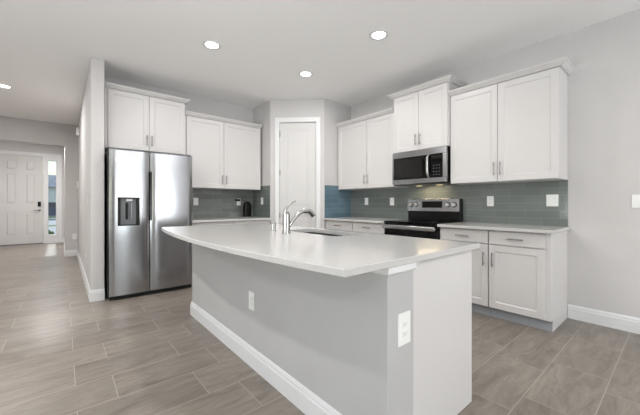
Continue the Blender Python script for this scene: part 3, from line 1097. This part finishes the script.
tl.shape = 'RECTANGLE'
tl.size, tl.size_y, tl.energy, tl.color = 0.35, 0.05, 1.5, (1.0, 0.80, 0.50)
to = bpy.data.objects.new('task_light', tl)
C.objects.link(to)
to.parent = mw
to.location = (MW / 2, -0.115, -0.02)

# ---------------------------------------------------------------- wall plates (local: plate on y = 0 facing -y, centred)
def wall_plate(name, label, cat, loc, rot, kind, gangs=1, w=0.074, h=0.118, group='white wall plates'):
    t = thing(name, label, cat, loc, rot, group)
    W = w + (gangs - 1) * 0.046
    obj('cover_plate', add_box(new_bm(), -W / 2, W / 2, -0.006, 0, -h / 2, h / 2, bevel=0.0025, seg=2), M['plate'], t)
    for g in range(gangs):
        x = (g - (gangs - 1) / 2) * 0.046
        k = kind[g % len(kind)]
        if k == 'o':
            for z in (-0.02, 0.02):
                bm = new_bm()
                add_box(bm, x - 0.0155, x + 0.0155, -0.0085, -0.006, z - 0.014, z + 0.014, bevel=0.002)
                s = obj('socket', bm, M['plate'], t)
                bm = new_bm()
                add_box(bm, x - 0.008, x - 0.0055, -0.0090, -0.0084, z - 0.004, z + 0.006)
                add_box(bm, x + 0.0055, x + 0.008, -0.0090, -0.0084, z - 0.004, z + 0.006)
                add_box(bm, x - 0.002, x + 0.002, -0.0090, -0.0084, z - 0.010, z - 0.006)
                obj('socket_slots', bm, M['slot'], s)
        else:
            bm = new_bm()
            add_prism(bm, [(-0.006, -0.033), (-0.013, -0.033), (-0.008, 0.0), (-0.010, 0.033), (-0.006, 0.033)], x - 0.0165, x + 0.0165, axis='x')
            obj('rocker', bm, M['plate'], t)
    return t


xb = XS - 0.0082
wall_plate('outlet', 'leftmost outlet on the range-wall tiles, nearest the pantry corner', 'outlet', (xb, 3.38, 1.178), R, 'o')
wall_plate('outlet', 'outlet on the tiles just left of the range', 'outlet', (xb, 2.868, 1.172), R, 'o')
wall_plate('outlet', 'outlet on the tiles just right of the range', 'outlet', (xb, 1.463, 1.168), R, 'o')
wall_plate('outlet', 'double-width outlet and switch plate at the tiles\u2019 right end', 'outlet', (xb, 0.868, 1.171), R, 'so', gangs=2, w=0.056, h=0.122)
wall_plate('light_switch', 'white double switch plate on the bare right wall', 'switch', (XS - 0.0002, 0.235, 1.159), R, 's', gangs=2)
wall_plate('light_switch', 'switch on grey tiles right beside the refrigerator', 'switch', (1.605, YF - 0.0082, 1.173), 0, 's')
wall_plate('outlet', 'outlet holding a black plug on the tiles behind the black device', 'outlet', (2.325, YF - 0.0082, 1.168), 0, 'o')
wall_plate('outlet', 'plate on the narrow dark tile return left of the pantry', 'outlet', (XCR - 0.0082, 4.62, 1.185), R, 'o')
wall_plate('outlet', 'outlet in the long grey side of the island', 'outlet', (IX0 - 0.0002, 1.948, 0.456), R, 'o', w=0.080, h=0.125)
wall_plate('outlet', 'outlet on the narrow end of the island half wall', 'outlet', (1.122, IY0 - 0.0002, 0.600), 0, 'o', w=0.090, h=0.138)
wall_plate('light_switch', 'switch on the hall wall at shoulder height left of the refrigerator', 'switch', (XH - 0.0002, 4.99, 1.18), R, 's')
wall_plate('outlet', 'low outlet on the hall wall above the baseboard', 'outlet', (XH - 0.0002, 5.30, 0.455), R, 'o')
wall_plate('outlet', 'low outlet on the short wall beside the foyer opening', 'outlet', (0.195, YE - 0.0002, 0.425), 0, 'o')
th_ = thing('thermostat', 'white thermostat high on the far end of the hall wall', 'thermostat', (XH - 0.0002, 8.10, 1.53), R)
obj('case', add_box(new_bm(), -0.05, 0.05, -0.025, 0, -0.075, 0.075, bevel=0.006, seg=2), M['plate'], th_)
obj('display', add_box(new_bm(), -0.03, 0.03, -0.0262, -0.0249, 0.0, 0.045), M['slot'], th_)
dc = thing('door_chime', 'small white door chime box high on the hall wall', 'door chime', (XH - 0.0002, 7.85, 2.58), R)
obj('cover', add_box(new_bm(), -0.09, 0.09, -0.045, 0, -0.075, 0.075, bevel=0.008, seg=2), M['plate'], dc)
b = new_bm()
for k in range(4): add_box(b, -0.06, 0.06, -0.0462, -0.0449, -0.04 + k * 0.02, -0.034 + k * 0.02)
obj('grille', b, M['slot'], dc)

# black plug in the outlet and the dark device with its cord
pg = thing('plug_adapter', 'black plug in the outlet above the back worktop', 'plug', (2.300, YF - 0.0172, 1.200))
obj('housing', add_box(new_bm(), -0.045, 0.030, -0.045, 0, -0.018, 0.018, bevel=0.005, seg=2), M['black'], pg)
sd = thing('smart_speaker', 'black rounded upright device on the worktop near the pantry corner', 'speaker', (2.40, 4.78, ZCT + 0.0005))
b = new_bm()
rings_ = []
for z, s in ((0, 0.90), (0.006, 1.0), (0.16, 1.0), (0.20, 0.96), (0.235, 0.84), (0.258, 0.6), (0.268, 0.3)):
    rings_.append([b.verts.new((x * s, y * s, z)) for x, y in round_rect(-0.068, 0.068, -0.05, 0.05, 0.035, 6)])
for a, c in zip(rings_, rings_[1:]):
    n = len(a)
    for i in range(n): b.faces.new((a[i], a[(i + 1) % n], c[(i + 1) % n], c[i]))
b.faces.new(rings_[0][::-1])
b.faces.new(rings_[-1])
obj('body', b, M['black'], sd, True)
obj('base_ring', add_prism(new_bm(), [(x * 1.03, y * 1.03) for x, y in round_rect(-0.068, 0.068, -0.05, 0.05, 0.035, 6)], 0.0, 0.012), M['grey_plastic'], sd)
cd = smooth_curve([(2.45, 4.835, 0.913), (2.50, 4.90, 0.916), (2.515, 4.925, 1.0), (2.49, 4.93, 1.12), (2.41, 4.925, 1.20), (2.332, 4.925, 1.203)], 6)
tag(obj('power_cord', add_tube(new_bm(), cd, 0.0032, seg=8), M['rubber'], None, True), 'thin dark cord rising behind the black device to the plug', 'cord')


# ---------------------------------------------------------------- recessed ceiling lights
def can_light(x, y, label, power=9.7, group='recessed ceiling lights'):
    t = thing('recessed_light', label, 'ceiling light', (x, y, ZC), 0, group)
    bm = new_bm()
    n = 40
    prof_ = [(0.096, 0.0), (0.096, -0.004), (0.088, -0.007), (0.072, -0.006), (0.066, -0.002), (0.066, 0.0)]
    rs = [[bm.verts.new((r_ * math.cos(2 * PI * k / n), r_ * math.sin(2 * PI * k / n), z)) for k in range(n)] for r_, z in prof_]
    for a, c in zip(rs, rs[1:]):
        for k in range(n): bm.faces.new((a[k], a[(k + 1) % n], c[(k + 1) % n], c[k]))
    obj('trim_ring', bm, M['trim'], t, True)
    bm = new_bm()
    bmesh.ops.create_circle(bm, cap_ends=True, segments=n, radius=0.067, matrix=Matrix.Translation((0, 0, -0.003)))
    obj('lens', bm, M['lens'], t)
    l = bpy.data.lights.new('lamp', 'AREA')
    l.shape = 'DISK'
    l.size = 0.13
    l.energy = power
    l.color = (1.0, 0.98, 0.955)
    lo = bpy.data.objects.new('lamp', l)
    C.objects.link(lo)
    lo.parent = t
    lo.location = (0, 0, -0.012)
    return t


can_light(1.224, 3.262, 'left of the three round recessed lights over the kitchen')
can_light(2.444, 1.983, 'right and nearest of the three recessed lights over the kitchen')
can_light(2.443, 3.196, 'farthest and smallest-looking recessed light, above the pantry door')
can_light(-0.655, 6.336, 'recessed light over the hall at the left edge', 34)
BL = 'round recessed ceiling light outside the view, on the ceiling beside or behind the camera'
for x, y in ((1.224, 1.983), (-0.655, 2.6), (2.5, -1.6), (0.6, -1.6), (-1.8, -1.6), (2.5, -4.6), (0.6, -4.6), (-1.8, -4.6), (-2.6, 4.5)):
    can_light(x, y, BL, 34 if y > 2.2 else (9.7 if y > 1 else 17.5))
can_light(-0.25, 9.7, 'recessed ceiling light inside the foyer, hidden behind the header', 60)

# ---------------------------------------------------------------- outside, seen through the sidelight
sbox('ground', (-60, 60, -60, 90, -0.35, -0.12), M['grass'])
sbox('trim_driveway', (-6, 5, 14.6, 22.5, -0.13, -0.115), M['concrete'])
sbox('trim_street', (-50, 50, 24, 36, -0.13, -0.112), M['concrete'])
hs = thing('neighbour_house', 'pale stucco house across the street seen through the sidelight', 'house', (-1.5, 41, -0.12))
obj('house_wall', add_box(new_bm(), -9, 9, 0, 9, 0, 3.0), M['stucco'], hs)
obj('roof', add_prism(new_bm(), [(-0.7, 2.95), (9.7, 2.95), (4.5, 4.5)], -9.6, 9.6, axis='x'), M['shingle'], hs)
obj('garage_door', add_box(new_bm(), -2.2, 2.6, -0.06, 0.0, 0.02, 2.3), M['trim'], hs)
cr = thing('car', 'dark blue car parked outside, seen through the sidelight', 'car', (-0.7, 33.5, -0.11))
b = new_bm()
add_prism(b, [(-2.2, 0.28), (2.2, 0.28), (2.25, 0.75), (1.5, 0.92), (0.9, 1.36), (-1.1, 1.40), (-1.9, 0.98), (-2.25, 0.85)], -0.85, 0.85, axis='y')
obj('car_body', b, M['carblue'], cr)
b = new_bm()
add_prism(b, [(1.25, 0.95), (0.8, 1.28), (-1.0, 1.32), (-1.6, 0.98)], -0.862, 0.862, axis='y')
obj('car_windows', b, M['carglass'], cr)
for x in (-1.4, 1.4):
    for y in (-0.78, 0.78):
        obj('wheel', add_cyl(new_bm(), (x, y - 0.1, 0.33), (x, y + 0.1, 0.33), 0.33, seg=28), M['rubber'], cr, True)
for i, (x, y, s) in enumerate(((-0.52, 14.0, 0.28), (0.25, 14.1, 0.34))):
    sb = new_bm()
    bmesh.ops.create_icosphere(sb, subdivisions=4, radius=s)
    for v in sb.verts:
        v.co *= 1 + random.uniform(-0.16, 0.16)
        v.co.z *= 0.75
    o_ = obj('shrub', sb, M['leaf'])
    o_.location = (x, y, -0.12 + s * 0.6)
    tag(o_, ('low green shrub outside in line with the sidelight glass', 'green shrub outside to the right of the sidelight')[i], 'shrub', 'shrubs by the front door')
